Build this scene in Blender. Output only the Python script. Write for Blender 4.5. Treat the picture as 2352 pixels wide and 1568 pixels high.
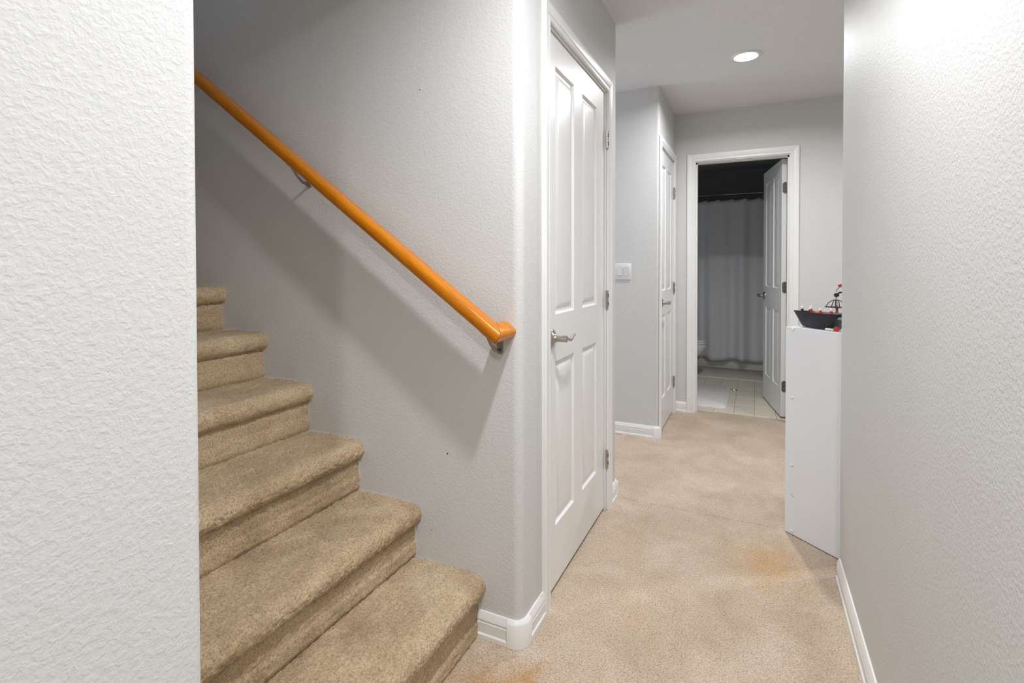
import bpy, bmesh, math, random
import numpy as np
from mathutils import Vector, Matrix, noise

for o in list(bpy.data.objects): bpy.data.objects.remove(o)
S = bpy.context.scene
COL = S.collection
random.seed(7); RNG = np.random.default_rng(7)

# ------------------------------------------------------------------ camera
FPX, CYPX, YAW, PITCH, ROLL, CAMH = 1165.83, 630.4, .4458, -.0146, -.0016, 1.1955
a_ = Vector((-math.sin(YAW)*math.cos(PITCH), math.cos(YAW)*math.cos(PITCH), math.sin(PITCH)))
r_ = Vector((math.cos(YAW), math.sin(YAW), 0)); u_ = r_.cross(a_)
r_, u_ = math.cos(ROLL)*r_+math.sin(ROLL)*u_, -math.sin(ROLL)*r_+math.cos(ROLL)*u_
cd = bpy.data.cameras.new('camera'); cam = bpy.data.objects.new('camera', cd); COL.objects.link(cam)
cam.matrix_world = Matrix(((r_.x, u_.x, -a_.x, 0), (r_.y, u_.y, -a_.y, 0), (r_.z, u_.z, -a_.z, CAMH), (0, 0, 0, 1)))
cd.sensor_fit = 'HORIZONTAL'; cd.sensor_width = 36.0
cd.lens = FPX/2352*36; cd.shift_y = -(784-CYPX)/2352; cd.clip_start = .02
S.camera = cam

# ------------------------------------------------------------------ world, lights, exposure
w = bpy.data.worlds.new('world'); S.world = w; w.use_nodes = True
w.node_tree.nodes['Background'].inputs[0].default_value = (.75, .85, 1, 1)
w.node_tree.nodes['Background'].inputs[1].default_value = 1.0
S.view_settings.view_transform = 'Standard'; S.view_settings.look = 'None'
S.view_settings.gamma = 1; S.view_settings.use_curve_mapping = False
S.view_settings.exposure = 0.22

H = 2.4446            # ceiling
XL, XR = -.653, .301  # hall side walls
# name, x, y, z, watts
LAMPS = [('hall', -.15, .92, H, 19.5), ('far', -.052, 3.325, H, 17), ('rear', .22, -.80, H, 21),
         ('side_room', 1.7, 3.3, H, 12)]
LAMPCOL = (.97, .985, 1)

def area_light(name, loc, rot, sx, sy, power, col):
    l = bpy.data.lights.new(name, 'AREA'); l.shape = 'RECTANGLE'; l.size = sx; l.size_y = sy
    l.energy = power; l.color = col
    o = bpy.data.objects.new(name, l); COL.objects.link(o); o.location = loc; o.rotation_euler = rot
    return o
# area lights standing in for passage and rear daylight; no windows are modelled
area_light('passage_daylight', (-3.16, 3.1, 1.5), (0, math.radians(-90), 0), 1.1, .8, 16, (.80, .88, 1))
area_light('rear_fill', (2.56, -1.0, 1.45), (0, math.radians(90), 0), 1.3, 1.8, 10, (.92, .96, 1))  # fill added to brighten the left wall from the unseen room behind

# ------------------------------------------------------------------ materials
def nt(name):
    m = bpy.data.materials.new(name); m.use_nodes = True
    return m, m.node_tree, m.node_tree.nodes['Principled BSDF']
def N(t, typ, **kw):
    n = t.nodes.new(typ)
    for k, v in kw.items():
        if k in n.inputs: n.inputs[k].default_value = v
        else: setattr(n, k, v)
    return n
def coords(t, scale=(1, 1, 1)):
    tc = N(t, 'ShaderNodeTexCoord'); mp = N(t, 'ShaderNodeMapping'); mp.inputs['Scale'].default_value = scale
    t.links.new(tc.outputs['Object'], mp.inputs['Vector']); return mp.outputs['Vector']
def ramp(t, fac, stops):
    r = N(t, 'ShaderNodeValToRGB'); e = r.color_ramp.elements
    while len(e) < len(stops): e.new(.5)
    for el, (p, c) in zip(e, stops):
        el.position = p; el.color = (c, c, c, 1) if isinstance(c, (int, float)) else (*c, 1)
    t.links.new(fac, r.inputs['Fac']); return r.outputs['Color']
def mix(t, fac, a, b, mode='MIX'):
    m = N(t, 'ShaderNodeMix', data_type='RGBA', blend_type=mode)
    for sock, v in ((m.inputs[0], fac), (m.inputs[6], a), (m.inputs[7], b)):
        if hasattr(v, 'links'): t.links.new(v, sock)
        elif isinstance(v, (int, float)): sock.default_value = v
        else: sock.default_value = (*v, 1)
    return m.outputs[2]
def bump(t, height, strength, dist, prev=None):
    b = N(t, 'ShaderNodeBump'); b.inputs['Strength'].default_value = strength; b.inputs['Distance'].default_value = dist
    t.links.new(height, b.inputs['Height'])
    if prev: t.links.new(prev, b.inputs['Normal'])
    return b.outputs['Normal']
def noise_tex(t, vec, scale, detail=2, rough=.5, dist=0.):
    n = N(t, 'ShaderNodeTexNoise', Scale=scale, Detail=detail, Roughness=rough, Distortion=dist)
    t.links.new(vec, n.inputs['Vector']); return n.outputs['Fac']
def plain(name, col, rough=.5, metal=0., spec=.5, bscale=0, bstr=0., bdist=.001):
    m, t, p = nt(name); v = coords(t)
    n = noise_tex(t, v, 6, 3)
    c = mix(t, n, tuple(x*.97 for x in col), tuple(min(1, x*1.03) for x in col))
    t.links.new(c, p.inputs['Base Color'])
    p.inputs['Roughness'].default_value = rough; p.inputs['Metallic'].default_value = metal
    p.inputs['Specular IOR Level'].default_value = spec
    if bscale:
        t.links.new(bump(t, noise_tex(t, v, bscale, 2), bstr, bdist), p.inputs['Normal'])
    return m
def wall_mat(name, col, rough=.58, strength=.29, scale=140, dist=.0018):
    m, t, p = nt(name); v = coords(t)
    big = noise_tex(t, v, 3.5, 3)
    t.links.new(mix(t, big, tuple(x*.975 for x in col), tuple(x*1.025 for x in col)), p.inputs['Base Color'])
    p.inputs['Roughness'].default_value = rough; p.inputs['Specular IOR Level'].default_value = .3
    splat = ramp(t, noise_tex(t, v, scale, 2, .55, .3), [(.38, 0), (.60, .6), (.78, 1)])
    fine = noise_tex(t, v, scale*3.2, 2)
    n1 = bump(t, fine, strength*.25, dist*.5)
    t.links.new(bump(t, splat, strength, dist, n1), p.inputs['Normal'])
    return m
M = {}
M['wall'] = wall_mat('wall_paint', (.665, .665, .66))
M['ceil'] = wall_mat('ceiling_knockdown', (.76, .76, .765), .75, .45, 48, .003)
M['trim'] = plain('white_trim_paint', (.84, .84, .83), .32)
def door_mat(name, sc):
    m, t, p = nt(name); v = coords(t, sc)
    g = noise_tex(t, v, 1, 3, .6)
    t.links.new(mix(t, g, (.815, .815, .81), (.84, .84, .835)), p.inputs['Base Color'])
    p.inputs['Roughness'].default_value = .33
    t.links.new(bump(t, g, .22, .001), p.inputs['Normal']); return m
M['door_v'] = door_mat('door_paint_upright_grain', (240, 240, 9))
M['door_h'] = door_mat('door_paint_level_grain', (9, 240, 240))
M['nickel'] = plain('brushed_nickel', (.50, .47, .43), .28, 1.0)
M['nickel_dark'] = plain('dark_nickel', (.30, .27, .24), .38, 1.0)
M['slot'] = plain('slot_black', (.02, .02, .02), .6)
M['white_plastic'] = plain('white_plastic', (.80, .80, .80), .3)
M['lami'] = plain('white_laminate', (.76, .77, .79), .35)
M['porcelain'] = plain('porcelain', (.80, .80, .79), .12)
M['tub'] = plain('tub_acrylic', (.84, .82, .75), .25)
M['navy'] = plain('navy_toy_plastic', (.013, .015, .021), .45)
M['black'] = plain('black_toy_plastic', (.012, .012, .013), .35)
M['red'] = plain('red_toy_plastic', (.55, .02, .02), .3)
M['pink'] = plain('pink_toy_plastic', (.60, .03, .12), .3)
M['orange'] = plain('orange_toy_plastic', (.75, .25, .05), .35)
M['toygrey'] = plain('grey_toy_plastic', (.25, .29, .31), .35)
M['white_toy'] = plain('white_toy_plastic', (.82, .82, .80), .35)
M['brass'] = plain('aged_brass', (.36, .30, .12), .4, .8)
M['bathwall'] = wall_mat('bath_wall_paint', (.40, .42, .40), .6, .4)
M['mat_rug'] = plain('rug_pile', (.88, .85, .82), .95, 0, .1, 160, .9, .006)
M['mat_tub'] = plain('tub_mat_pile', (.66, .62, .52), .95, 0, .1, 120, .9, .004)
M['grout'] = plain('floor_grout', (.46, .42, .33), .8)
M['chrome'] = plain('dark_chrome', (.20, .19, .18), .18, 1.0)

def tile_mat():
    m, t, p = nt('vinyl_tile'); v = coords(t, (4, 30, 4))
    oi = N(t, 'ShaderNodeObjectInfo')
    g = noise_tex(t, v, 1.5, 4, .6)
    c = mix(t, g, (.75, .69, .54), (.86, .80, .66))
    c2 = mix(t, oi.outputs['Random'], (.94, .94, .94), (1.04, 1.04, 1.03))
    t.links.new(mix(t, 1.0, c, c2, 'MULTIPLY'), p.inputs['Base Color']); p.inputs['Roughness'].default_value = .38
    return m
M['tile'] = tile_mat()

def curtain_mat():
    m, t, p = nt('curtain_cloth'); v = coords(t)
    t.links.new(mix(t, noise_tex(t, v, 260, 2), (.70, .70, .71), (.80, .80, .81)), p.inputs['Base Color'])
    p.inputs['Roughness'].default_value = .9; p.inputs['Specular IOR Level'].default_value = .1
    return m
M['curtain'] = curtain_mat()

def wood_mat():
    m, t, p = nt('varnished_oak'); v0 = coords(t)
    m1 = N(t, 'ShaderNodeMapping'); m1.inputs['Rotation'].default_value = (0, -math.atan(.709), 0); t.links.new(v0, m1.inputs['Vector'])
    m2 = N(t, 'ShaderNodeMapping'); m2.inputs['Scale'].default_value = (5, 60, 60); t.links.new(m1.outputs['Vector'], m2.inputs['Vector'])
    v = m2.outputs['Vector']
    g = noise_tex(t, v, 1.2, 4, .6, .6)
    t.links.new(ramp(t, g, [(.25, (.46, .125, .0)), (.5, (.60, .19, .0)), (.8, (.68, .25, .004))]), p.inputs['Base Color'])
    p.inputs['Roughness'].default_value = .25; p.inputs['Coat Weight'].default_value = .15; p.inputs['Specular IOR Level'].default_value = .35; p.inputs['Coat Roughness'].default_value = .1
    return m
M['oak'] = wood_mat()

def carpet_mat(name, dark, mid, light, stains=()):
    m, t, p = nt(name); v = coords(t)
    n1 = noise_tex(t, v, 4.5, 4, .6, .4)
    n2 = noise_tex(t, v, 26, 3, .6)
    n3 = noise_tex(t, v, 175, 3, .75)
    n4 = noise_tex(t, v, 620, 2, .6)
    c = ramp(t, n1, [(.30, dark), (.52, mid), (.72, light)])
    c = mix(t, ramp(t, n2, [(.3, 0.), (.7, 1.)]), mix(t, .10, c, dark), mix(t, .14, c, light))
    for (sx, sy, rx, ry, col, amt) in stains:
        tc = N(t, 'ShaderNodeTexCoord'); mp = N(t, 'ShaderNodeMapping')
        mp.inputs['Location'].default_value = (-sx/rx, -sy/ry, 0); mp.inputs['Scale'].default_value = (1/rx, 1/ry, 0)
        t.links.new(tc.outputs['Object'], mp.inputs['Vector'])
        ln = N(t, 'ShaderNodeVectorMath', operation='LENGTH'); t.links.new(mp.outputs['Vector'], ln.inputs[0])
        ad = N(t, 'ShaderNodeMath', operation='MULTIPLY_ADD'); ad.inputs[1].default_value = 2.0
        t.links.new(noise_tex(t, v, 13, 5, .7), ad.inputs[0]); t.links.new(ln.outputs['Value'], ad.inputs[2])
        mr = N(t, 'ShaderNodeMapRange', interpolation_type='SMOOTHSTEP'); t.links.new(ad.outputs[0], mr.inputs['Value'])
        for k_, v_ in (('From Min', .75), ('From Max', 1.95), ('To Min', amt), ('To Max', 0.)): mr.inputs[k_].default_value = v_
        c = mix(t, mr.outputs['Result'], c, col)
    spk = ramp(t, n3, [(.30, .52), (.5, 1.), (.72, 1.28)])
    c = mix(t, 1.0, c, spk, 'MULTIPLY')
    c = mix(t, 1.0, c, ramp(t, n4, [(.3, .80), (.7, 1.15)]), 'MULTIPLY')
    t.links.new(c, p.inputs['Base Color'])
    p.inputs['Roughness'].default_value = 1.; p.inputs['Specular IOR Level'].default_value = .05
    p.inputs['Sheen Weight'].default_value = .15
    b1 = bump(t, n3, .8, .006); t.links.new(bump(t, n4, .5, .003, b1), p.inputs['Normal'])
    return m
M['carpet'] = carpet_mat('hall_carpet', (.57, .435, .315), (.665, .525, .395), (.74, .61, .49),
    [(.05, 2.27, .22, .30, (.64, .39, .16), .8), (-.60, 1.27, .28, .20, (.56, .31, .10), .85),
     (-.36, 1.74, .16, .16, (.62, .42, .22), .45), (-.46, 4.05, .2, .3, (.52, .36, .22), .5),
     (.16, 1.85, .12, .3, (.50, .36, .24), .55)])
M['carpet_stair'] = carpet_mat('stair_carpet', (.43, .305, .18), (.62, .46, .285), (.75, .60, .39))
def emit_mat(name, strength):
    m, t, p = nt(name); p.inputs['Base Color'].default_value = (.9, .9, .9, 1)
    p.inputs['Emission Color'].default_value = (*LAMPCOL, 1); p.inputs['Emission Strength'].default_value = strength
    return m

M['glow'] = emit_mat('lamp_glow', 14)

# ------------------------------------------------------------------ builders
def link(o, parent=None):
    COL.objects.link(o)
    if parent: o.parent = parent
    return o
def tag(o, label=None, cat=None, group=None, kind=None):
    if label: o['label'] = label
    if cat: o['category'] = cat
    if group: o['group'] = group
    if kind: o['kind'] = kind
    return o
def empty(name, loc=(0, 0, 0), rz=0., parent=None):
    o = bpy.data.objects.new(name, None); o.location = loc; o.rotation_euler = (0, 0, rz); o.empty_display_size = .1
    return link(o, parent)
def obj(name, bm, mats, parent=None, smooth=None, loc=None, rot=None):
    bmesh.ops.recalc_face_normals(bm, faces=bm.faces)
    me = bpy.data.meshes.new(name); bm.to_mesh(me); bm.free()
    for m in (mats if isinstance(mats, (list, tuple)) else [mats]): me.materials.append(m)
    if smooth is not None:
        me.polygons.foreach_set('use_smooth', [True]*len(me.polygons))
        me.set_sharp_from_angle(angle=math.radians(smooth))
    o = bpy.data.objects.new(name, me)
    if loc: o.location = loc
    if rot: o.rotation_euler = rot
    return link(o, parent)
def box(bm, x0, x1, y0, y1, z0, z1, bev=0., seg=2):
    vs = [bm.verts.new((x, y, z)) for z in (z0, z1) for x, y in ((x0, y0), (x1, y0), (x1, y1), (x0, y1))]
    fs = [bm.faces.new([vs[i] for i in q]) for q in ((3, 2, 1, 0), (4, 5, 6, 7), (0, 1, 5, 4), (1, 2, 6, 5), (2, 3, 7, 6), (3, 0, 4, 7))]
    if bev:
        es = list({e for f in fs for e in f.edges})
        bmesh.ops.bevel(bm, geom=es, offset=bev, segments=seg, affect='EDGES', profile=.5)
    return bm
def prism(bm, poly, z0, z1, M4=None):
    a = [bm.verts.new((x, y, z0)) for x, y in poly]; b = [bm.verts.new((x, y, z1)) for x, y in poly]
    n = len(poly)
    for i in range(n): bm.faces.new((a[i], a[(i+1) % n], b[(i+1) % n], b[i]))
    bm.faces.new(a[::-1]); bm.faces.new(b)
    if M4: bmesh.ops.transform(bm, matrix=M4, verts=a+b)
    return bm
def arc(cx, cy, r, a0, a1, n=8):
    return [(cx+r*math.cos(math.radians(a0+(a1-a0)*i/n)), cy+r*math.sin(math.radians(a0+(a1-a0)*i/n))) for i in range(n+1)]
def cyl(bm, p0, p1, r0, r1=None, n=16, cap=True):
    p0, p1 = Vector(p0), Vector(p1); r1 = r0 if r1 is None else r1
    d = (p1-p0).normalized(); q = d.to_track_quat('Z', 'Y').to_matrix()
    A, B = [], []
    for i in range(n):
        c = Vector((math.cos(2*math.pi*i/n), math.sin(2*math.pi*i/n), 0))
        A.append(bm.verts.new(p0+q@(c*r0))); B.append(bm.verts.new(p1+q@(c*r1)))
    for i in range(n): bm.faces.new((A[i], A[(i+1) % n], B[(i+1) % n], B[i]))
    if cap: bm.faces.new(A[::-1]); bm.faces.new(B)
    return bm
def tube(bm, pts, r, n=10):
    pts = [Vector(p) for p in pts]; rings = []
    rs = r if isinstance(r, (list, tuple)) else [r]*len(pts)
    for i, p in enumerate(pts):
        d = (pts[min(i+1, len(pts)-1)]-pts[max(i-1, 0)]).normalized()
        q = d.to_track_quat('Z', 'Y').to_matrix()
        rings.append([bm.verts.new(p+q@Vector((rs[i]*math.cos(2*math.pi*k/n), rs[i]*math.sin(2*math.pi*k/n), 0))) for k in range(n)])
    for A, B in zip(rings, rings[1:]):
        # match ring phase
        best = min(range(n), key=lambda s: (A[0].co-B[s].co).length)
        B[:] = B[best:]+B[:best]
        for k in range(n): bm.faces.new((A[k], A[(k+1) % n], B[(k+1) % n], B[k]))
    bm.faces.new(rings[0][::-1]); bm.faces.new(rings[-1]); return bm
def lathe(bm, prof, axis_o=(0, 0, 0), n=24):
    rings = [[bm.verts.new((axis_o[0]+r*math.cos(2*math.pi*k/n), axis_o[1]+r*math.sin(2*math.pi*k/n), axis_o[2]+z)) for k in range(n)] for r, z in prof]
    for A, B in zip(rings, rings[1:]):
        for k in range(n): bm.faces.new((A[k], A[(k+1) % n], B[(k+1) % n], B[k]))
    bm.faces.new(rings[0][::-1]); bm.faces.new(rings[-1]); return bm
def sphere(bm, c, r, sc=(1, 1, 1), u=14, v=9):
    g = bmesh.ops.create_uvsphere(bm, u_segments=u, v_segments=v, radius=r)
    bmesh.ops.transform(bm, matrix=Matrix.Translation(c) @ Matrix.Diagonal((*sc, 1)), verts=g['verts']); return bm
def struct(name, bm, m, label, cat, smooth=None, parent=None):
    o = obj(name, bm, m, parent, smooth)
    return tag(o, label, cat, kind='structure')

# ================================================================== SHELL
T = .115
YS = 1.432      # stair wall face
YC = 2.625      # end of the closet wall
YE = 3.612      # wall with the switch
X2 = -.597      # wall of the narrow closet door
YF = 4.38       # wall with the bathroom door
YR = 2.309      # end of right wall
YL = .427       # end of left wall
D1 = (1.67, .762); D2 = (3.685, .61)     # door 1 and 2: near edge, width
DH = 2.04
BX0, BX1 = -.435, .235                   # bathroom door opening
ZT = 4.9

bm = bmesh.new()
r = .022
prism(bm, [(XL, -3.2), (XL, YL-r)] + arc(XL-r, YL-r, r, 0, 90) + [(XL-T, YL), (XL-T, -3.2)], 0, ZT)
struct('wall_left', bm, M['wall'], 'near wall at the foot of the stairs, pale textured paint with rounded end', 'wall', 35)

bm = bmesh.new(); box(bm, -4.4, XL-T, YL-T, YL, 0, ZT)
struct('wall_stairs_near', bm, M['wall'], 'stairwell side wall opposite the handrail', 'wall')
bm = bmesh.new(); r = .032; ja = D1[0]-.012; jb = D1[0]+D1[1]+.012
prism(bm, [(XL, ja), (XL-T, ja), (XL-T, YS+T), (-4.4, YS+T), (-4.4, YS), (XL-r, YS)] + arc(XL-r, YS+r, r, -90, 0)[1:], 0, ZT)
struct('wall_stairs', bm, M['wall'], 'stairwell wall carrying the wooden handrail, textured greige paint', 'wall', 35)
bm = bmesh.new(); r = .018
prism(bm, [(XL, jb), (XL, YC-r)] + arc(XL-r, YC-r, r, 0, 90) + [(-3.2, YC), (-3.2, YC-T), (XL-T, YC-T), (XL-T, jb)], 0, H)
box(bm, XL-T, XL, ja, jb, DH+.012, H)
struct('wall_closet', bm, M['wall'], 'wall around and above the wide closet door', 'wall', 35)
# closet interior back so the gap under the door stays dark
bm = bmesh.new(); box(bm, -1.75, -1.65, YS+T, YC-T, 0, H)
struct('wall_closet_inside', bm, M['wall'], 'inner partition of the closet under the stairs', 'wall')

bm = bmesh.new(); r = .018; ka = D2[0]-.012; kb = D2[0]+D2[1]+.012
prism(bm, [(X2, ka), (X2-T, ka), (X2-T, YE+T), (-3.2, YE+T), (-3.2, YE), (X2-r, YE)] + arc(X2-r, YE+r, r, -90, 0)[1:], 0, H)
box(bm, X2-T, X2, ka, kb, DH+.012, H); box(bm, X2-T, X2, kb, YF, 0, H)
struct('wall_switch', bm, M['wall'], 'short wall with the light switch and the narrow closet door', 'wall', 35)

bm = bmesh.new()
box(bm, X2-T, BX0-.018, YF, YF+T, 0, H); box(bm, BX1+.018, 3.5, YF, YF+T, 0, H); box(bm, BX0-.018, BX1+.018, YF, YF+T, DH+.02, H)
struct('wall_far', bm, M['wall'], 'far wall around the open bathroom doorway', 'wall')

bm = bmesh.new(); r = .022
prism(bm, [(XR, .45), (XR+T, .45), (XR+T, YR-T), (3.5, YR-T), (3.5, YR), (XR+r, YR)] + arc(XR+r, YR-r, r, 90, 180)[1:], 0, H)
struct('wall_right', bm, M['wall'], 'long textured wall beside the white bookcase', 'wall', 35)

# unseen rooms that the hall opens into
bm = bmesh.new(); box(bm, XL, 2.7, -3.3, -3.2, 0, H)
struct('wall_back', bm, M['wall'], 'back wall of the room at the hall entrance', 'wall')
bm = bmesh.new(); box(bm, 2.6, 2.7, -3.2, YR-T, 0, H)
struct('wall_room_side', bm, M['wall'], 'side wall of the room at the hall entrance', 'wall')
bm = bmesh.new(); box(bm, 3.5, 3.6, YR, YF+T, 0, H)
struct('wall_side_room', bm, M['wall'], 'end wall of the side room beyond the bookcase', 'wall')
bm = bmesh.new(); box(bm, -3.3, -3.2, YC-T, YE+T, 0, H)
struct('wall_passage', bm, M['wall'], 'end wall of the side passage', 'wall')
bm = bmesh.new(); box(bm, -4.5, -4.4, YL-T, YS+T, 0, ZT)
struct('wall_stair_top', bm, M['wall'], 'wall at the head of the stairs', 'wall')

bm = bmesh.new()
box(bm, XL, 3.6, -3.3, YF+T, H, H+.1); box(bm, -3.3, XL, YC-T, YF+T, H, H+.1); box(bm, -1.7, XL, YS+T, YC-T, H, H+.1)
box(bm, -1.55, XL, YL, YS, H, H+.1); box(bm, XL-T, XL, YL, YS, 2.32, H)  # unseen header box added over the stair opening to shade the upper wall
struct('ceiling', bm, M['ceil'], 'white knockdown textured ceiling over the hall', 'ceiling')
bm = bmesh.new(); box(bm, -4.5, -1.5, YL-T, YS+T, ZT, ZT+.1)
struct('ceiling_stairs', bm, M['ceil'], 'ceiling high above the stairs', 'ceiling')

# ------------------------------------------------------------------ carpet floor
def fuzz(P, amp, seed=0.):
    out = []
    for p in P:
        v = Vector(p)
        out.append(amp*(noise.noise(v*70+Vector((seed, 0, 0)))*.8 + noise.noise(v*160)*.7 + noise.noise(v*14)*.5))
    return np.array(out)
def grid_mesh(name, P, nu, nv, mat, parent=None, extra=None):
    me = bpy.data.meshes.new(name)
    q = [(j*nu+i, j*nu+i+1, (j+1)*nu+i+1, (j+1)*nu+i) for j in range(nv-1) for i in range(nu-1)]
    P = [tuple(p) for p in P]
    if extra:
        k = len(P); P += extra; q += [tuple(k+4*i+c for c in range(4)) for i in range(len(extra)//4)]
    me.from_pydata(P, [], q); me.materials.append(mat)
    me.polygons.foreach_set('use_smooth', [True]*len(me.polygons)); me.update()
    return link(bpy.data.objects.new(name, me), parent)
xs = np.linspace(-.85, .62, 190); ys = np.concatenate([np.arange(.95, 2.6, .0075), np.arange(2.6, 4.486, .012)]); ys[-1] = 4.485
P = np.array([(x, y, 0.) for y in ys for x in xs])
P[:, 2] = fuzz(P, .0022) + RNG.normal(0, .0007, len(P))
Z0 = -.003
ex = []
for (x0, x1, y0, y1) in ((XL-.25, 3.6, -3.3, .95), (.62, 3.6, .95, YF+.1), (-3.3, -.85, YC-T, YE), (-.95, -.85, YS-.3, YC)):
    ex += [(x0, y0, Z0), (x1, y0, Z0), (x1, y1, Z0), (x0, y1, Z0)]
fl = grid_mesh('floor', P, len(xs), len(ys), M['carpet'], extra=ex)
tag(fl, 'worn beige hall carpet with orange stains', 'carpet', kind='structure')

# ================================================================== STAIRCASE
st = tag(empty('staircase', (-.8, YS-.5, 0)), 'beige carpeted staircase rising beside the handrail wall', 'staircase')
RUN, RISE, Z1, XR0 = .251, .184, .196, -.806
def stair_part(name, prof, y0, y1, ny, amp, seed, frizz=None):
    prof = np.array(prof); n = len(prof)
    tan = np.gradient(prof, axis=0); tan /= np.linalg.norm(tan, axis=1)[:, None]
    nor = np.stack([tan[:, 1], -tan[:, 0]], 1)
    ysl = np.linspace(y0, y1, ny)
    pts = np.array([(p[0], y, p[1]) for y in ysl for p in prof])
    nn = np.array([(q[0], 0, q[1]) for y in ysl for q in nor])
    d = fuzz(pts, amp, seed) + RNG.normal(0, amp*.35, len(pts))
    if frizz is not None:      # loose tufts standing up along the worn nosing
        wt = np.tile(frizz, ny)
        tuft = np.array([max(0., noise.noise(Vector((p[0]*170, p[1]*95, p[2]*170+seed)))) if k > 0 else 0. for p, k in zip(pts, wt)])
        d = d + wt*tuft*.0075
    pts = pts + nn*d[:, None]
    pts -= np.array((-.8, YS-.5, 0))
    return grid_mesh(name, pts, n, ny, M['carpet_stair'], st)
def dens(pts, step):
    out = [pts[0]]
    for p, q in zip(pts, pts[1:]):
        L = math.dist(p, q); k = max(1, int(round(L/step)))
        out += [(p[0]+(q[0]-p[0])*i/k, p[1]+(q[1]-p[1])*i/k) for i in range(1, k+1)]
    return out
for i in range(11):
    step = .005 if i < 3 else (.008 if i < 6 else .03)
    ny = 200 if i < 3 else (120 if i < 6 else 30)
    xr = XR0-RUN*i; zt = Z1+RISE*i; zb = zt-RISE if i else -.005
    nose = .036
    # riser: slightly bowed, tucked at the foot
    rp = dens([(xr-.004, zb-.004), (xr+.004, zb+.012), (xr+.003, zb+.045), (xr-.002, zb+.055), (xr-.001, zt-.085), (xr-.006, zt-.07)], step)
    stair_part('riser', rp, YL+.0015, YS-.0015, ny, .0022, i*3.1)
    cx, cz = xr+.026-nose, zt-nose
    tp = [(xr-.012, zt-.066), (xr+.004, zt-.0725)]
    tp += [(cx+nose*math.cos(t), cz+nose*math.sin(t)) for t in np.linspace(-math.radians(70), math.radians(90), 14)]
    tp += [(xr-.11, zt+.002), (xr-RUN-.01, zt-.002)]
    tp = dens(tp, step)
    fz = np.array([math.exp(-((p[0]-(cx+.012))/.026)**2) if p[1] > cz else 0. for p in tp]); fz[fz < .05] = 0
    stair_part('tread', tp, YL+.0015, YS-.0015, ny, .0036, i*5.3+1, fz)

# ================================================================== TRIM
BB = [(0, 0), (.0155, 0), (.0155, .013), (.0115, .0175), (.0125, .050), (.0095, .0545), (.0125, .060), (.0095, .072), (.0045, .083), (0, .083)]
def baseboard_run(bm, p0, p1, nrm):
    """extrude the profile from p0 to p1 (2d), nrm = outward 2d normal"""
    A = [bm.verts.new((p0[0]+nrm[0]*t, p0[1]+nrm[1]*t, z)) for t, z in BB]
    B = [bm.verts.new((p1[0]+nrm[0]*t, p1[1]+nrm[1]*t, z)) for t, z in BB]
    n = len(BB)
    for i in range(n): bm.faces.new((A[i], A[(i+1) % n], B[(i+1) % n], B[i]))
    bm.faces.new(A); bm.faces.new(B[::-1]); return bm
def corner_block(bm, cx, cy, r, a0, a1, ext0=.012, ext1=.012):
    prof = [(.0005, 0), (.0165, 0), (.0165, .072), (.013, .078), (.006, .0845), (.0005, .0845)]
    n = 10; rings = []
    angs = [a0+(a1-a0)*i/n for i in range(n+1)]
    def pt(a, off, t): 
        ca, sa = math.cos(math.radians(a)), math.sin(math.radians(a))
        return (cx+(r+t)*ca-off*sa, cy+(r+t)*sa+off*ca)
    seq = [(angs[0], -ext0)]+[(a, 0) for a in angs]+[(angs[-1], ext1)]
    for a, off in seq: rings.append([bm.verts.new((*pt(a, off, t), z)) for t, z in prof])
    for A, B in zip(rings, rings[1:]):
        for k in range(len(prof)): bm.faces.new((A[k], A[(k+1) % len(prof)], B[(k+1) % len(prof)], B[k]))
    bm.faces.new(rings[0]); bm.faces.new(rings[-1][::-1]); return bm
def bb(name, runs, blocks, label):
    root = tag(empty(name, (*runs[0][0], 0)), label, 'baseboard', kind='structure'); o = Vector((*runs[0][0], 0))
    for p0, p1, nr in runs:
        b = bmesh.new(); baseboard_run(b, p0, p1, nr); bmesh.ops.translate(b, verts=b.verts, vec=-o); obj('board', b, M['trim'], root, 30)
    for bl in blocks:
        b = bmesh.new(); corner_block(b, *bl); bmesh.ops.translate(b, verts=b.verts, vec=-o); obj('corner_block', b, M['trim'], root, 35)
c1 = D1[0]-.010-.058; c2 = D1[0]+D1[1]+.010+.058
bb('baseboard_stairs', [((-.806, YS), (XL-.044, YS), (0, -1)), ((XL, YS+.044), (XL, c1), (1, 0))], [(XL-.032, YS+.032, .032, -90, 0)],
   'white baseboard wrapping the corner between stairs and closet door')
bb('baseboard_closet', [((XL, c2), (XL, YC-.03), (1, 0)), ((XL-.03, YC), (-3.2, YC), (0, 1))], [(XL-.018, YC-.018, .018, 0, 90)],
   'short white baseboard beyond the wide closet door')
d1 = D2[0]-.010-.058; d2 = D2[0]+D2[1]+.010+.058
bb('baseboard_switch', [((-3.2, YE), (X2-.03, YE), (0, -1))], [(X2-.018, YE+.018, .018, -90, 0, .012, .004)],
   'white baseboard under the light switch with rounded corner block')
f1 = BX0-.008-.058; f2 = BX1+.008+.058
bb('baseboard_far', [((X2+.012, YF), (f1, YF), (0, -1)), ((f2, YF), (3.5, YF), (0, -1))], [],
   'white baseboard pieces either side of the bathroom doorway')
bb('baseboard_right', [((XR, .45), (XR, YR-.038), (-1, 0))], [], 'white baseboard along the long wall ending at the bookcase')
bb('baseboard_left', [((XL, -3.2), (XL, YL-.03), (1, 0))], [], 'white baseboard below the near wall at the stair foot')

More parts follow.
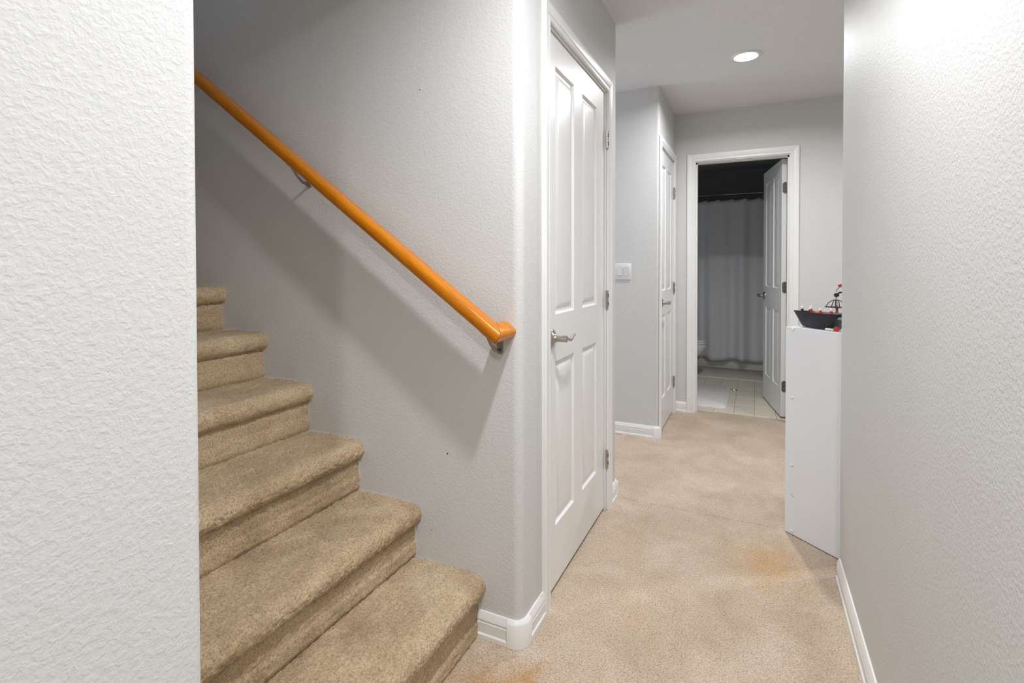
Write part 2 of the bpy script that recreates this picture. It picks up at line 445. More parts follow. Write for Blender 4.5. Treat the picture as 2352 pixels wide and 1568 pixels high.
CAS = [(0, 0), (0, .009), (.004, .0115), (.015, .0115), (.019, .009), (.023, .0125), (.043, .0165), (.053, .0165), (.058, .013), (.058, 0)]
def casing(root, u0, u1, h):
    """three mitred boards round an opening u0..u1, height h; face of wall at Y=0, proud toward -Y"""
    n = len(CAS)
    def piece(ptsA, ptsB):
        b = bmesh.new(); A = [b.verts.new(p) for p in ptsA]; B = [b.verts.new(p) for p in ptsB]
        for i in range(n): b.faces.new((A[i], A[(i+1) % n], B[(i+1) % n], B[i]))
        b.faces.new(A); b.faces.new(B[::-1]); obj('casing_board', b, M['trim'], root, 25)
    piece([(u0-w_, -t, 0) for w_, t in CAS], [(u0-w_, -t, h+w_) for w_, t in CAS])
    piece([(u1+w_, -t, 0) for w_, t in CAS], [(u1+w_, -t, h+w_) for w_, t in CAS])
    piece([(u0-w_, -t, h+w_) for w_, t in CAS], [(u1+w_, -t, h+w_) for w_, t in CAS])
def jamb(root, u0, u1, h, d0, d1, stop=None):
    for nm, (x0, x1, z0, z1) in (('jamb', (u0-.018, u0, 0, h)), ('jamb', (u1, u1+.018, 0, h)), ('head_jamb', (u0-.018, u1+.018, h, h+.018))):
        b = bmesh.new(); box(b, x0, x1, d0, d1, z0, z1); obj(nm, b, M['trim'], root)
    if stop:
        for (x0, x1, z0, z1) in ((u0, u0+.011, 0, h), (u1-.011, u1, 0, h), (u0, u1, h-.011, h)):
            b = bmesh.new(); box(b, x0, x1, stop[0], stop[1], z0, z1); obj('door_stop', b, M['trim'], root)

def panel_mesh(w_, h_, t):
    """moulded raised panel w_ x h_, both faces; door face at Y=0 and Y=t"""
    b = bmesh.new()
    prof = [(0, 0), (.003, .003), (.006, .008), (.010, .0095), (.018, .0095), (.038, .002), (.042, .0015)]
    for side in (0, 1):
        rings = []
        for ins, dep in prof:
            y = dep if side == 0 else t-dep
            rings.append([b.verts.new(p) for p in ((ins, y, ins), (w_-ins, y, ins), (w_-ins, y, h_-ins), (ins, y, h_-ins))])
        for A, B in zip(rings, rings[1:]):
            for k in range(4): b.faces.new((A[k], A[(k+1) % 4], B[(k+1) % 4], B[k]))
        b.faces.new(rings[-1])
    return b
def lever(root, p, side, du):
    """rosette + neck + waved lever; p=(u,z) on face; side -1 = out toward -Y, du = direction of lever"""
    h = empty('door_handle', (p[0], 0 if side < 0 else TH, p[1]), 0, root); h['label'] = 'brushed nickel lever handle'
    s = side
    b = bmesh.new(); lathe(b, [(.0335, 0), (.0335, .004), (.030, .009), (.020, .013), (.0145, .018), (.0135, .022)], n=28)
    bmesh.ops.rotate(b, verts=b.verts, cent=(0, 0, 0), matrix=Matrix.Rotation(math.radians(90 if s < 0 else -90), 3, 'X')); obj('rosette', b, M['nickel'], h, 40)
    b = bmesh.new(); cyl(b, (0, s*.018, 0), (0, s*.060, 0), .0115, .0115, 20); obj('neck', b, M['nickel'], h, 40)
    b = bmesh.new(); k = 22; rings = []
    for i in range(k+1):
        f = i/k; u = -.010+f*.118
        z = .0105*math.cos(f*2*math.pi*.92)*(1-.25*f)-.001
        hh = .0042-.0016*f; y0 = .047; y1 = .060-.003*f
        rings.append([b.verts.new(q) for q in ((du*u, s*y0, z-hh), (du*u, s*y1, z-hh), (du*u, s*y1, z+hh), (du*u, s*y0, z+hh))])
    for A, B in zip(rings, rings[1:]):
        for q in range(4): b.faces.new((A[q], A[(q+1) % 4], B[(q+1) % 4], B[q]))
    b.faces.new(rings[0]); b.faces.new(rings[-1][::-1])
    obj('lever', b, M['nickel'], h, 45)
def hinge(root, u, z, y=-.004, leaf=None):
    h = empty('hinge', (u, y, z), 0, root); h['label'] = 'nickel butt hinge'
    for k in range(3):
        b = bmesh.new(); cyl(b, (0, 0, -.044+k*.0297), (0, 0, -.044+k*.0297+.0283), .0068, n=14); obj('knuckle', b, M['nickel'], h, 40)
    for k in (-1, 1):
        b = bmesh.new(); box(b, -.0022, .0022, -.0078, -.0062, k*.0195-.0085, k*.0195+.0085); obj('slot', b, M['slot'], h)
    for k in (-1, 1):
        b = bmesh.new(); box(b, .003*k, .0115*k, -.001, .0022, -.044, .044) if k > 0 else box(b, -.0115, -.003, -.001, .0022, -.044, .044)
        obj('leaf', b, M['nickel'], h)
    if leaf:
        b = bmesh.new(); box(b, *leaf); obj('leaf', b, M['nickel_dark'], h)
    return h
TH = .035
def make_slab(root, w_, hgt, g, cols, rows):
    """door slab with moulded panels; local X across, Y into the wall, Z up"""
    us = sorted({0, w_, *[v for c in cols for v in c]}); zs = sorted({g, g+hgt, *[v for c in rows for v in c]})
    b = bmesh.new()
    def isp(u, z): return any(c[0] < u < c[1] for c in cols) and any(q[0] < z < q[1] for q in rows)
    for yy in (0, TH):
        for i in range(len(us)-1):
            for j in range(len(zs)-1):
                um, zm = (us[i]+us[i+1])/2, (zs[j]+zs[j+1])/2
                if isp(um, zm): continue
                f = b.faces.new([b.verts.new(p) for p in ((us[i], yy, zs[j]), (us[i+1], yy, zs[j]), (us[i+1], yy, zs[j+1]), (us[i], yy, zs[j+1]))])
                inner = cols[0][0] < um < cols[-1][1]
                f.material_index = 1 if (inner and not any(q[0] < zm < q[1] for q in rows)) else 0
    z0, z1 = g, g+hgt
    for q in (((0, 0, z0), (0, TH, z0), (0, TH, z1), (0, 0, z1)), ((w_, 0, z0), (w_, 0, z1), (w_, TH, z1), (w_, TH, z0)),
              ((0, 0, z0), (w_, 0, z0), (w_, TH, z0), (0, TH, z0)), ((0, 0, z1), (0, TH, z1), (w_, TH, z1), (w_, 0, z1))):
        b.faces.new([b.verts.new(p) for p in q])
    bmesh.ops.remove_doubles(b, verts=b.verts, dist=1e-5)
    obj('slab', b, [M['door_v'], M['door_h']], root)
    for (c0, c1_) in cols:
        for (q0, q1) in rows:
            o = obj('panel', panel_mesh(c1_-c0, q1-q0, TH), M['door_v'], root, 20, loc=(c0, 0, q0))
G = .016
ROWS = [(.236, .847), (1.021, 1.932)]
# --- wide closet door
R90 = math.radians(90)
tr = tag(empty('trim_1', (XL, D1[0], 0), R90), 'white moulded casing around the wide closet door', 'door casing', kind='structure')
casing(tr, -.010, D1[1]+.010, DH+.010); jamb(tr, -.004, D1[1]+.004, DH+.004-.002, .002, T, (.012+TH, .07))
dr = tag(empty('door_1', (XL-.010, D1[0], 0), R90), 'wide white four-panel closet door with lever, beside the handrail wall', 'door', kind='structure')
make_slab(dr, D1[1], 2.022, G, [(.088, .305), (.412, .628)], ROWS)
lever(dr, (.045, .938), -1, 1)
for z in (1.815, 1.037, .254): hinge(dr, D1[1]+.004, z, -.013)
# --- narrow closet door
tr = tag(empty('trim_2', (X2, D2[0], 0), R90), 'white moulded casing around the narrow closet door', 'door casing', kind='structure')
casing(tr, -.010, D2[1]+.010, DH+.010); jamb(tr, -.004, D2[1]+.004, DH+.002, .002, T, (.012+TH, .07))
dr = tag(empty('door_2', (X2-.006, D2[0], 0), R90), 'narrow white four-panel closet door beside the light switch wall', 'door', kind='structure')
make_slab(dr, D2[1], 2.022, G, [(.075, .255), (.345, .525)], ROWS)
lever(dr, (.055, .938), -1, 1)
for z in (1.795, 1.027, .262): hinge(dr, D2[1]+.004, z, -.013)
# --- bathroom door, open inward
tr = tag(empty('trim_3', (BX0, YF, 0)), 'white moulded casing and jambs of the bathroom doorway', 'door casing', kind='structure')
BW = BX1-BX0
casing(tr, -.008, BW+.008, DH+.010); jamb(tr, 0, BW, DH+.004, .0, T, (.03, .07))
A3 = math.radians(-79.8); W3 = .66; pin = Vector((BX1-.006, YF+T+.014, 0))
off = Matrix.Rotation(A3, 3, 'Z') @ Vector((W3+.004, TH+.004, 0))
dr = tag(empty('door_3', pin-off, A3), 'white four-panel bathroom door standing open into the bathroom', 'door', kind='structure')
make_slab(dr, W3, 2.022, G, [(.095, .285), (.375, .565)], ROWS)
lever(dr, (.06, .938), -1, 1); lever(dr, (.06, .938), 1, 1)
for z in (1.813, 1.033, .254):
    h = empty('hinge', (W3+.004, TH+.004, z), 0, dr); h['label'] = 'dark bronze butt hinge'
    b = bmesh.new(); cyl(b, (0, 0, -.044), (0, 0, .044), .0065, n=14); obj('knuckle', b, M['nickel_dark'], h, 40)
    b = bmesh.new(); box(b, -.0035, -.0018, -.034, 0, -.044, .044); 
    es = [e for e in b.edges if abs(e.verts[0].co.y+.034) < 1e-5 and abs(e.verts[1].co.y+.034) < 1e-5 and abs(e.verts[0].co.z-e.verts[1].co.z) < 1e-6]
    bmesh.ops.bevel(b, geom=es, offset=.008, segments=4, affect='EDGES')
    obj('leaf', b, M['nickel_dark'], h)
    for k in (-1, 0, 1):
        b = bmesh.new(); cyl(b, (-.0016, -.016-.006*(k == 0), k*.028), (-.0026-.0002, -.016-.006*(k == 0), k*.028), .003, n=10)
        bmesh.ops.translate(b, verts=b.verts, vec=(.0005, 0, 0)); obj('screw', b, M['slot'], h)

# ================================================================== HANDRAIL
hr = tag(empty('handrail', (-.69, YS, .95)), 'varnished honey oak handrail on metal brackets above the stairs', 'handrail')
HO = Vector((-.69, YS, .95))
sl = math.atan(.709); ex_ = Vector((-math.cos(sl), 0, math.sin(sl))); ez_ = Vector((math.sin(sl), 0, math.cos(sl)))
RW, RT = .060, .044                # width (y) and thickness (perpendicular)
YA, YB = 1.318, 1.318+RW
def rrect(w_, h_, r, n=5):
    pts = []
    for cx, cy, a0 in ((w_/2-r, h_/2-r, 0), (-w_/2+r, h_/2-r, 90), (-w_/2+r, -h_/2+r, 180), (w_/2-r, -h_/2+r, 270)):
        pts += [(cx+r*math.cos(math.radians(a0+90*i/n)), cy+r*math.sin(math.radians(a0+90*i/n))) for i in range(n+1)]
    return pts
end = Vector((-.690, 0, .962))     # lower right end of the underside
def rp_(s, y, t): return end + ex_*s + Vector((0, y, 0)) + ez_*t
prof = rrect(RW, RT, .015)
prof = [(x, y if y > 0 else y) for x, y in prof[:12]] + [(x, y) for x, y in rrect(RW, RT, .0215)[12:]]
b = bmesh.new(); rings = []
for s in [RW/2+.002]+[x*.2 for x in range(1, 24)]:
    ring = []
    for (py, pz) in prof:
        # mitre of the first ring at 45 degrees toward the wall side
        ss = s + (py if s < .1 else 0)
        ring.append(b.verts.new(rp_(ss, (YA+YB)/2+py, RT/2+pz)-HO))
    rings.append(ring)
for A, B in zip(rings, rings[1:]):
    for k in range(len(prof)): b.faces.new((A[k], A[(k+1) % len(prof)], B[(k+1) % len(prof)], B[k]))
b.faces.new(rings[0][::-1]); b.faces.new(rings[-1]); obj('rail', b, M['oak'], hr, 40)
b = bmesh.new(); rings = []
for j, y in enumerate((0, YS)):
    ring = []
    for (ps, pz) in prof:
        yy = (YA+YB)/2+ps if j == 0 else YS
        ring.append(b.verts.new(rp_(RW/2+ps, yy, RT/2+pz)-HO))
    rings.append(ring)
for A, B in zip(rings, rings[1:]):
    for k in range(len(prof)): b.faces.new((A[k], A[(k+1) % len(prof)], B[(k+1) % len(prof)], B[k]))
b.faces.new(rings[0][::-1]); b.faces.new(rings[-1]); obj('return_end', b, M['oak'], hr, 40)
ym = (YA+YB)/2
for s in (.045, 1.05, 2.3):
    base = rp_(s, 0, 0)
    br = empty('bracket', Vector((base.x, YS, base.z-.05))-HO, 0, hr); br['label'] = 'nickel handrail bracket'
    O = Vector((base.x, YS, base.z-.05)); top = rp_(s, ym, 0)-O
    b = bmesh.new(); tube(b, [(0, -.001, -.004), (0, -.012, -.006), (0, -.035, .0), (0, -.058, .018), (top.x, top.y, top.z-.001)], [.0055, .0055, .0055, .005, .005], 10); obj('arm', b, M['nickel_dark'], br, 50)
    b = bmesh.new(); q = rrect(.022, .062, .0108, 5); A = [b.verts.new((x, 0, z+.012)) for x, z in q]; B = [b.verts.new((x*.8, -.005, z*.9+.012)) for x, z in q]
    for k in range(len(q)): b.faces.new((A[k], A[(k+1) % len(q)], B[(k+1) % len(q)], B[k]))
    b.faces.new(A); b.faces.new(B[::-1]); obj('wall_plate', b, M['nickel_dark'], br, 40)
    b = bmesh.new(); sphere(b, (0, -.005, -.012), .0035, (1, .6, 1)); obj('screw', b, M['nickel_dark'], br, 60)
    b = bmesh.new(); q = rrect(.066, .017, .008, 5)
    A = [b.verts.new(top+ex_*x+Vector((0, z, 0))) for x, z in q]; B = [b.verts.new(top+ex_*x+Vector((0, z, 0))-ez_*.003) for x, z in q]
    for k in range(len(q)): b.faces.new((A[k], A[(k+1) % len(q)], B[(k+1) % len(q)], B[k]))
    b.faces.new(A); b.faces.new(B[::-1]); obj('saddle', b, M['nickel_dark'], br, 40)

ws = bpy.data.objects['wall_stairs']
for (x, z, q) in ((-.925, .572, .0028), (-1.03, 1.80, .0018), (-.99, .30, .0016)):
    b = bmesh.new(); cyl(b, (x, YS-.0012, z), (x, YS+.001, z), q, n=9)
    obj('nick', b, plain('nick_dark', (.05, .035, .03), .8), ws)

# ================================================================== LAMPS, SWITCH
LL = {'hall': 'round recessed ceiling light above the foot of the stairs', 'far': 'lit round recessed ceiling light before the bathroom door',
      'rear': 'round recessed ceiling light in the room at the hall entrance', 'side_room': 'round recessed ceiling light in the side room'
      }
for nm, x, y, z, e in LAMPS:
    L = tag(empty('recessed_light', (x, y, z)), LL[nm], 'ceiling light', 'recessed ceiling lights')
    b = bmesh.new(); n = 40
    prof = [(.062, -.004), (.066, -.009), (.074, -.009), (.082, -.004), (.083, 0)]
    rg = [[b.verts.new((q*math.cos(2*math.pi*k/n), q*math.sin(2*math.pi*k/n), zz)) for k in range(n)] for q, zz in prof]
    for A, B in zip(rg, rg[1:]):
        for k in range(n): b.faces.new((A[k], A[(k+1) % n], B[(k+1) % n], B[k]))
    obj('trim_ring', b, M['white_plastic'], L, 40)
    b = bmesh.new(); lathe(b, [(.064, -.001), (.064, -.005), (.03, -.0065), (.004, -.007)], n=40); obj('diffuser', b, M['glow'], L, 60)
    ld = bpy.data.lights.new('lamp_light', 'AREA'); ld.shape = 'DISK'; ld.size = .085; ld.energy = e; ld.color = LAMPCOL; ld.spread = math.radians(162)
    lo = bpy.data.objects.new('lamp_light', ld); lo.location = (0, 0, -.008); link(lo, L)

sw = tag(empty('light_switch', (-.847, YE, 1.163)), 'white double rocker light switch on the short wall', 'light switch')
b = bmesh.new(); box(b, -.058, .058, -.006, 0, -.0575, .0575, .003, 2); obj('cover_plate', b, M['white_plastic'], sw, 30)
for k in (-1, 1):
    b = bmesh.new(); vs = [(-.0165, -.0062, -.033), (.0165, -.0062, -.033), (.0165, -.0115 if k > 0 else -.0075, .033), (-.0165, -.0115 if k > 0 else -.0075, .033)]
    A = [b.verts.new(v) for v in vs]; B = [b.verts.new((v[0], -.005, v[2])) for v in vs]
    b.faces.new(A)
    for q in range(4): b.faces.new((A[q], B[q], B[(q+1) % 4], A[(q+1) % 4]))
    obj('rocker', b, M['white_plastic'], sw, loc=(k*.023, 0, 0))
for k in (-1, 1):
    b = bmesh.new(); box(b, -.0178, .0178, -.0063, -.0055, -.0345, .0345); obj('rocker_gap', b, plain('switch_gap_grey', (.42, .42, .43), .6), sw, loc=(k*.023, 0, 0))
for k in (-1, 1):
    for z in (-.048, .048):
        b = bmesh.new(); cyl(b, (k*.023, -.0055, z), (k*.023, -.007, z), .003, n=12); obj('screw', b, M['white_plastic'], sw)

# ================================================================== BATHROOM
bm = bmesh.new()
box(bm, -1.4, -1.3, YF+T, 7.3, 0, H)
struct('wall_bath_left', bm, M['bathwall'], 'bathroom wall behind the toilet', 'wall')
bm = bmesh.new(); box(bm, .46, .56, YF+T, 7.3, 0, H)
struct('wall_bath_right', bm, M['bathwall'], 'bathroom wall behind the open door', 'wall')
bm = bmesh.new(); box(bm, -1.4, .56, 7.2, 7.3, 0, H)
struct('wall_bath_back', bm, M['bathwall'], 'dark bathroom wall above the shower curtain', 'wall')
bm = bmesh.new(); box(bm, -1.4, .56, YF+T, 7.3, H, H+.1)
struct('ceiling_bath', bm, M['ceil'], 'bathroom ceiling in the dark', 'ceiling')
bm = bmesh.new(); box(bm, -1.4, .56, 4.486, 7.3, -.03, -.0035)
bf = struct('floor_bath', bm, M['grout'], 'beige tiled bathroom floor', 'floor')
tw, tl, gp = .1545, .309, .0035
bm = bmesh.new(); box(bm, 0, tw-gp, 0, tl-gp, -.012, 0, .001, 1)
tile0 = obj('tile', bm, M['tile'], bf); first = True
for i in range(-6, 4):
    for j in range(8):
        x = .0075+i*tw; y = 4.490+j*tl
        if x < -1.3 or y > 6.4: continue
        o = tile0 if first else link(tile0.copy(), bf); first = False
        o.location = (x, y, 0)

tb = tag(empty('bathtub', (-.42, 6.42, 0)), 'off-white bathtub behind the grey shower curtain', 'bathtub')
b = bmesh.new(); box(b, -.86, .86, 0, .76, 0, .40, .03, 3)
tops = [f for f in b.faces if f.calc_center_median().z > .395 and f.normal.z > .9 or (f.calc_center_median().z > .399)]
f = max(b.faces, key=lambda f: f.calc_area() if f.calc_center_median().z > .39 else 0)
rr = bmesh.ops.inset_region(b, faces=[f], thickness=.06); bmesh.ops.translate(b, verts=f.verts, vec=(0, 0, -.32))
for v in f.verts: v.co.x *= .86; v.co.y = .38+(v.co.y-.38)*.8
obj('shell', b, M['tub'], tb, 40)
b = bmesh.new(); box(b, -.82, .82, -.006, .006, .04, .33, .005, 2); obj('apron_panel', b, M['tub'], tb, 40)

rod_y = 6.36
rd = tag(empty('curtain_rod', (-.42, rod_y, 2.03)), 'dark metal shower curtain rod above the curtain', 'curtain rod')
b = bmesh.new(); tube(b, [(-.86+1.72*i/24, 0, 0) for i in range(25)], .0125, 12); obj('pole', b, M['chrome'], rd, 60)
for k in (-1, 1):
    b = bmesh.new(); cyl(b, (k*.878, 0, 0), (k*.845, 0, 0), .03, .02, 20); obj('flange', b, M['chrome'], rd, 40)
sc = tag(empty('shower_curtain', (-.42, rod_y, 2.0)), 'grey cloth shower curtain hanging to the tub foot', 'shower curtain')
b = bmesh.new(); nu, nv = 200, 40
def cy_(u, f):
    x = -.82+1.64*u
    rody = 0.
    fold = .022*math.sin(u*34)+.014*math.sin(u*61+1.3)+.012*math.sin(u*17+.5)
    flare = .6+.9*f
    return rody*(1-f)-.02*f + fold*flare-.01
vg = []
for j in range(nv+1):
    f = j/nv
    vg.append([])
    for i in range(nu+1):
        u = i/nu
        zt = -.028 - .018*abs(math.sin(u*math.pi*11.5))
        zb = -1.88+.012*math.sin(u*21+.6)
        vg[-1].append(b.verts.new((-.82+1.64*u, cy_(u, f), zt+(zb-zt)*f)))
for j in range(nv):
    for i in range(nu): b.faces.new((vg[j][i], vg[j][i+1], vg[j+1][i+1], vg[j+1][i]))
o = obj('cloth', b, M['curtain'], sc, 80); md = o.modifiers.new('thick', 'SOLIDIFY'); md.thickness = .002
for k in range(12):
    u = (k+.0)/11.5+.02
    if u > .99: continue
    x = -.82+1.64*u; y = 0.
    b = bmesh.new(); tube(b, [(x+.002, y+.021*math.cos(t), .012+.038*math.sin(t)) for t in np.linspace(0, 2*math.pi, 19)[:-1]]+[(x+.002, y+.021, .012)], .0022, 6); rg_ = obj('ring', b, M['brass'], sc, 60)
    b = bmesh.new(); sphere(b, (x, cy_(u, 0)-.010, -.047), .010, (1, .5, 1)); obj('grommet', b, M['brass'], sc, 60)

def rug(name, x0, x1, y0, y1, h_, rad, mat, label, wav=0.):
    nx, ny = 60, 50; P = []
    cx, cyy = (x0+x1)/2, (y0+y1)/2
    o = tag(empty(name, (cx, cyy, 0)), label, 'bath mat', 'mats on the bathroom floor')
    b = bmesh.new(); q = rrect(x1-x0, y1-y0, rad, 8)
    layers = [(1, 0.0005), (1, h_*.6), (.985, h_)]
    rgs = [[b.verts.new((x*s, y*s+wav*math.sin(x*9), z)) for x, y in q] for s, z in layers]
    for A, B in zip(rgs, rgs[1:]):
        for k in range(len(q)): b.faces.new((A[k], A[(k+1) % len(q)], B[(k+1) % len(q)], B[k]))
    b.faces.new(rgs[0][::-1]); b.faces.new(rgs[-1]); obj('pile', b, mat, o, 50)
    b = bmesh.new(); rg2 = [[b.verts.new((x*s, y*s+wav*math.sin(x*9), z)) for x, y in q] for s, z in ((1.004, .0004), (1.004, .003), (.99, .0035))]
    for A, B in zip(rg2, rg2[1:]):
        for k in range(len(q)): b.faces.new((A[k], A[(k+1) % len(q)], B[(k+1) % len(q)], B[k]))
    b.faces.new(rg2[0][::-1]); obj('backing', b, M['white_plastic'], o)
rug('bath_mat', -.98, -.212, 4.615, 5.475, .012, .06, M['mat_rug'], 'pale rounded rug on the tiles just inside the bathroom door')
rug('bath_mat', -.60, .44, 5.87, 6.395, .010, .05, M['mat_tub'], 'greyish tub mat lying along the foot of the bathtub', .01)

# toilet, facing right, tank against the left wall
to = tag(empty('toilet', (-.88, 5.72, 0)), 'white toilet with closed lid beside the shower curtain', 'toilet')
def egg(sx, sy, xo=0., n=36):
    out = []
    for k in range(n):
        t = 2*math.pi*k/n; c, s = math.cos(t), math.sin(t)
        x = sx*c*(1.0 if c > 0 else .78); out.append((xo+x, sy*s*(1-.10*c)))
    return out
def loft(b, secs):
    rgs = [[b.verts.new((x, y, z)) for x, y in poly] for poly, z in secs]
    n = len(rgs[0])
    for A, B in zip(rgs, rgs[1:]):
        for k in range(n): b.faces.new((A[k], A[(k+1) % n], B[(k+1) % n], B[k]))
    b.faces.new(rgs[0][::-1]); b.faces.new(rgs[-1]); return b
b = bmesh.new(); loft(b, [(egg(.21, .11, .03), 0.), (egg(.205, .105, .03), .05), (egg(.17, .095, .05), .13), (egg(.20, .115, .09), .20), (egg(.265, .16, .12), .28), (egg(.295, .182, .125), .335), (egg(.30, .186, .125), .37), (egg(.29, .18, .125), .378)])
obj('bowl', b, M['porcelain'], to, 60)
b = bmesh.new(); loft(b, [(egg(.295, .183, .125), .3805), (egg(.302, .188, .125), .384), (egg(.302, .188, .125), .396), (egg(.297, .184, .125), .400)]); obj('seat', b, M['white_plastic'], to, 50)
b = bmesh.new(); loft(b, [(egg(.297, .184, .125), .4025), (egg(.302, .188, .125), .406), (egg(.300, .187, .125), .418), (egg(.27, .17, .12), .426), (egg(.15, .10, .11), .430)]); obj('lid', b, M['white_plastic'], to, 50)
b = bmesh.new(); box(b, -.40, -.20, -.23, .23, .36, .72, .02, 3); obj('tank', b, M['porcelain'], to, 40)
b = bmesh.new(); box(b, -.405, -.19, -.24, .24, .7205, .755, .012, 3); obj('tank_lid', b, M['porcelain'], to, 40)
b = bmesh.new(); box(b, -.34, -.05, -.10, .10, .02, .36, .03, 3); obj('pedestal_back', b, M['porcelain'], to, 40)

cl = tag(empty('silver_clip', (-.178, 5.35, 0)), 'small silvery scrap beside the pale rug', 'clip')  # small silver clip, shaped as a few lumps
b = bmesh.new()
for k in range(3):
    g = bmesh.ops.create_icosphere(b, subdivisions=2, radius=.014)
    for v in g['verts']:
        v.co *= 1+.4*noise.noise(v.co*120+Vector((k, 0, 0))); v.co = Vector((v.co.x*1.2+(k-1)*.017, v.co.y*.9+.006*(k % 2), abs(v.co.z)*.8+.0005))
obj('lumps', b, M['nickel'], cl)

# ================================================================== BOOKCASE AND TOYS
AB = math.atan2(-.653, .757)
bk = tag(empty('bookcase', (.128, 2.585, 0), AB), 'low white laminate bookcase set at an angle behind the long wall', 'bookcase')
BD, BL, BH, PT = .29, .62, .928, .016
for nm, (x0, x1, y0, y1, z0, z1) in (('side_panel', (0, BD, 0, PT, 0.004, BH)), ('side_panel', (0, BD, BL-PT, BL, .004, BH)),
        ('shelf', (.002, BD-.004, PT, BL-PT, .012, .028)), ('shelf', (.002, BD-.004, PT, BL-PT, .306, .322)), ('shelf', (.002, BD-.004, PT, BL-PT, .608, .624)),
        ('top_board', (.002, BD-.004, PT, BL-PT, BH-.017, BH-.001)), ('back_panel', (BD-.004, BD, PT, BL-PT, .012, BH-.002))):
    b = bmesh.new(); box(b, x0, x1, y0, y1, z0, z1, .0012, 1); obj(nm, b, M['lami'], bk, 40)
for z in (.919, .616, .314, .020):
    for x in (.036, .268):
        b = bmesh.new(); sphere(b, (0, 0, 0), .0078, (1, .6, 1)); obj('screw_cap', b, M['white_plastic'], bk, 60, loc=(x, -.0005, z))
b = bmesh.new(); box(b, -.0085, .0085, -.0006, 0, -.0008, .0008); obj('scratch', b, plain('scratch_brown', (.30, .24, .18), .7), bk, loc=(.037, 0, .178), rot=(0, math.radians(42), 0))

ZB = BH+.001
def on_case(name, x, y, label, cat):
    p = Matrix.Rotation(AB, 3, 'Z') @ Vector((x, y, 0))
    return tag(empty(name, (.128+p.x, 2.585+p.y, ZB), AB), label, cat)
bo = on_case('toy_boat', .10, .075, 'dark navy toy boat loaded with small bright pieces on the bookcase', 'toy')
def hull_ring(z, ins=0.):
    f = z/.068
    xb = -.075-.045*f+ins*1.3; xs_ = .085+.030*f-ins; hw = .034+.016*f-ins
    pts = [(xb, 0)]
    side = []
    for k in range(1, 11):
        t = k/10; x = xb+(xs_-.018-xb)*t
        side.append((x, hw*math.sin(min(1, t*1.25)*math.pi/2)**.75))
    side += [(xs_-.004, hw*.82), (xs_, hw*.5)]
    return [(x, -y) for x, y in side][::-1][0:0] + pts + [(x, -y) for x, y in side] + [(x, y) for x, y in side[::-1]]
b = bmesh.new()
secs = [(hull_ring(0), 0.), (hull_ring(.03), .03), (hull_ring(.068), .068), (hull_ring(.068, .003), .068), (hull_ring(.058, .003), .058)]
loft(b, secs); obj('hull', b, M['navy'], bo, 40)
b = bmesh.new(); loft(b, [(hull_ring(.060, .0045), .0585), (hull_ring(.060, .0045), .0635)]); obj('deck', b, M['orange'], bo, 40)
def fig(x, y, m1, m2, h_=.018):
    g = empty('figure', (x, y, .0636), 0, bo); g['label'] = 'small coloured peg with white top'
    b = bmesh.new(); lathe(b, [(.0055, 0), (.0055, h_*.62), (.0040, h_*.68)], n=12); obj('body', b, m1, g, 40)
    b = bmesh.new(); lathe(b, [(.0040, h_*.69), (.0052, h_*.75), (.0052, h_*1.15), (.0030, h_*1.25)], n=12); obj('cap', b, m2, g, 50)
for x, y, m1, m2, hh in ((-.060, -.022, 'black', 'white_toy', .022), (-.040, .0, 'black', 'white_toy', .016), (-.012, -.030, 'red', 'white_toy', .026), (.033, -.034, 'pink', 'white_toy', .020), (.080, -.034, 'pink', 'white_toy', .022), (.075, .01, 'orange', 'red', .03)):
    fig(x, y, M[m1], M[m2], hh)
for x, y, l_, m in ((-.048, -.018, .012, 'black'), (-.030, -.022, .018, 'black'), (-.022, .01, .02, 'toygrey'), (.05, .005, .05, 'toygrey'), (.098, -.02, .026, 'toygrey'), (.01, -.01, .03, 'orange')):
    b = bmesh.new(); box(b, x-l_/2, x+l_/2, y-.008, y+.008, .0636, .072, .0008, 1); obj('brick', b, M[m], bo)
b = bmesh.new(); box(b, .088, .125, -.03, .03, .045, .056, .001, 1); obj('stern_block', b, M['toygrey'], bo)
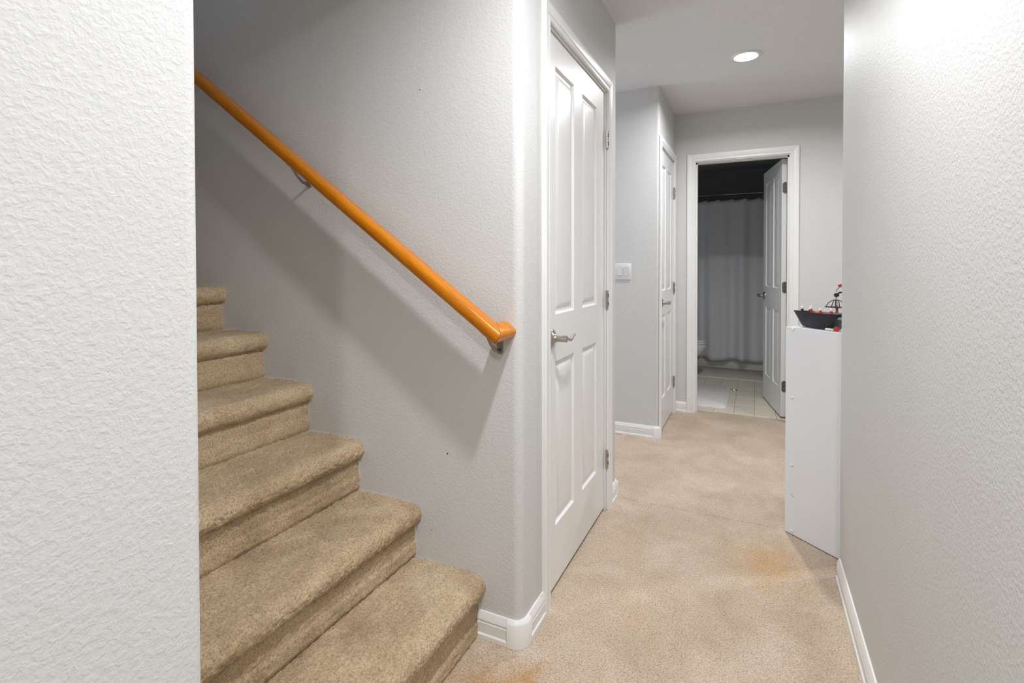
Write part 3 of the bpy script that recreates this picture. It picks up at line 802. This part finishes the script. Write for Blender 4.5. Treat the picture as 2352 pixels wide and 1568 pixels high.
# crane with hanging frame
cr = empty('crane', (.13, -.005, .0636), 0, bo); cr['label'] = 'black and red toy crane with hanging frame'
b = bmesh.new(); tube(b, [(.012, 0, 0), (.012, 0, .075), (-.0, 0, .098)], .004, 8); obj('mast', b, M['black'], cr, 50)
b = bmesh.new(); sphere(b, (.012, 0, .066), .0055); obj('mast_knob', b, M['black'], cr, 60)
b = bmesh.new(); tube(b, [(.014, 0, .093), (-.012, 0, .096)], [.008, .006], 8); obj('boom_sleeve', b, M['red'], cr, 50)
b = bmesh.new(); tube(b, [(-.010, 0, .096), (-.032, 0, .095), (-.044, 0, .088), (-.047, 0, .080)], .0035, 8); obj('boom', b, M['black'], cr, 50)
b = bmesh.new(); cyl(b, (-.047, -.005, .083), (-.047, .005, .083), .0085, n=14); obj('pulley', b, M['black'], cr, 40)
b = bmesh.new(); tube(b, [(-.047, 0, .076), (-.050, 0, .068), (-.047, 0, .062)], .002, 6); obj('hook', b, M['toygrey'], cr, 50)
b = bmesh.new(); tube(b, [(.012, 0, .102), (-.018, 0, .118), (-.026, 0, .121)], .0045, 8); obj('jib', b, M['toygrey'], cr, 50)
b = bmesh.new(); sphere(b, (-.032, 0, .124), .0085, (1, 1, .8)); obj('jib_knob', b, M['red'], cr, 60)
b = bmesh.new(); tube(b, [(-.034, 0, .118), (-.044, 0, .108), (-.050, 0, .100), (-.044, 0, .097)], .002, 6); obj('jib_hook', b, M['toygrey'], cr, 50)
for y0 in (-.018, .018):
    b = bmesh.new(); tube(b, [(-.080, y0, .034), (-.072, y0*.8, .050), (-.060, y0*.3, .061), (-.047, 0, .063), (-.034, y0*.3, .060), (-.026, y0*.8, .048), (-.022, y0, .034)], .0017, 6); obj('frame_bar', b, M['black'], cr, 50)
b = bmesh.new(); box(b, -.084, -.020, -.022, .022, .030, .0345, .001, 1); obj('frame_base', b, M['black'], cr)
b = bmesh.new(); tube(b, [(-.050, 0, .063), (-.052, 0, .034)], .0017, 6); tube(b, [(-.045, 0, .063), (-.045, 0, .034)], .0017, 6); obj('frame_post', b, M['black'], cr, 50)

tp = on_case('toy_peg', .185, .018, 'white and red toy piece lying beside the navy boat', 'toy')
b = bmesh.new(); cyl(b, (-.012, 0, .005), (.022, 0, .005), .0048, n=14); obj('stem', b, M['white_toy'], tp, 40)
b = bmesh.new(); sphere(b, (.033, .002, .0105), .0115, (1, 1, .9)); obj('ball', b, M['red'], tp, 60)
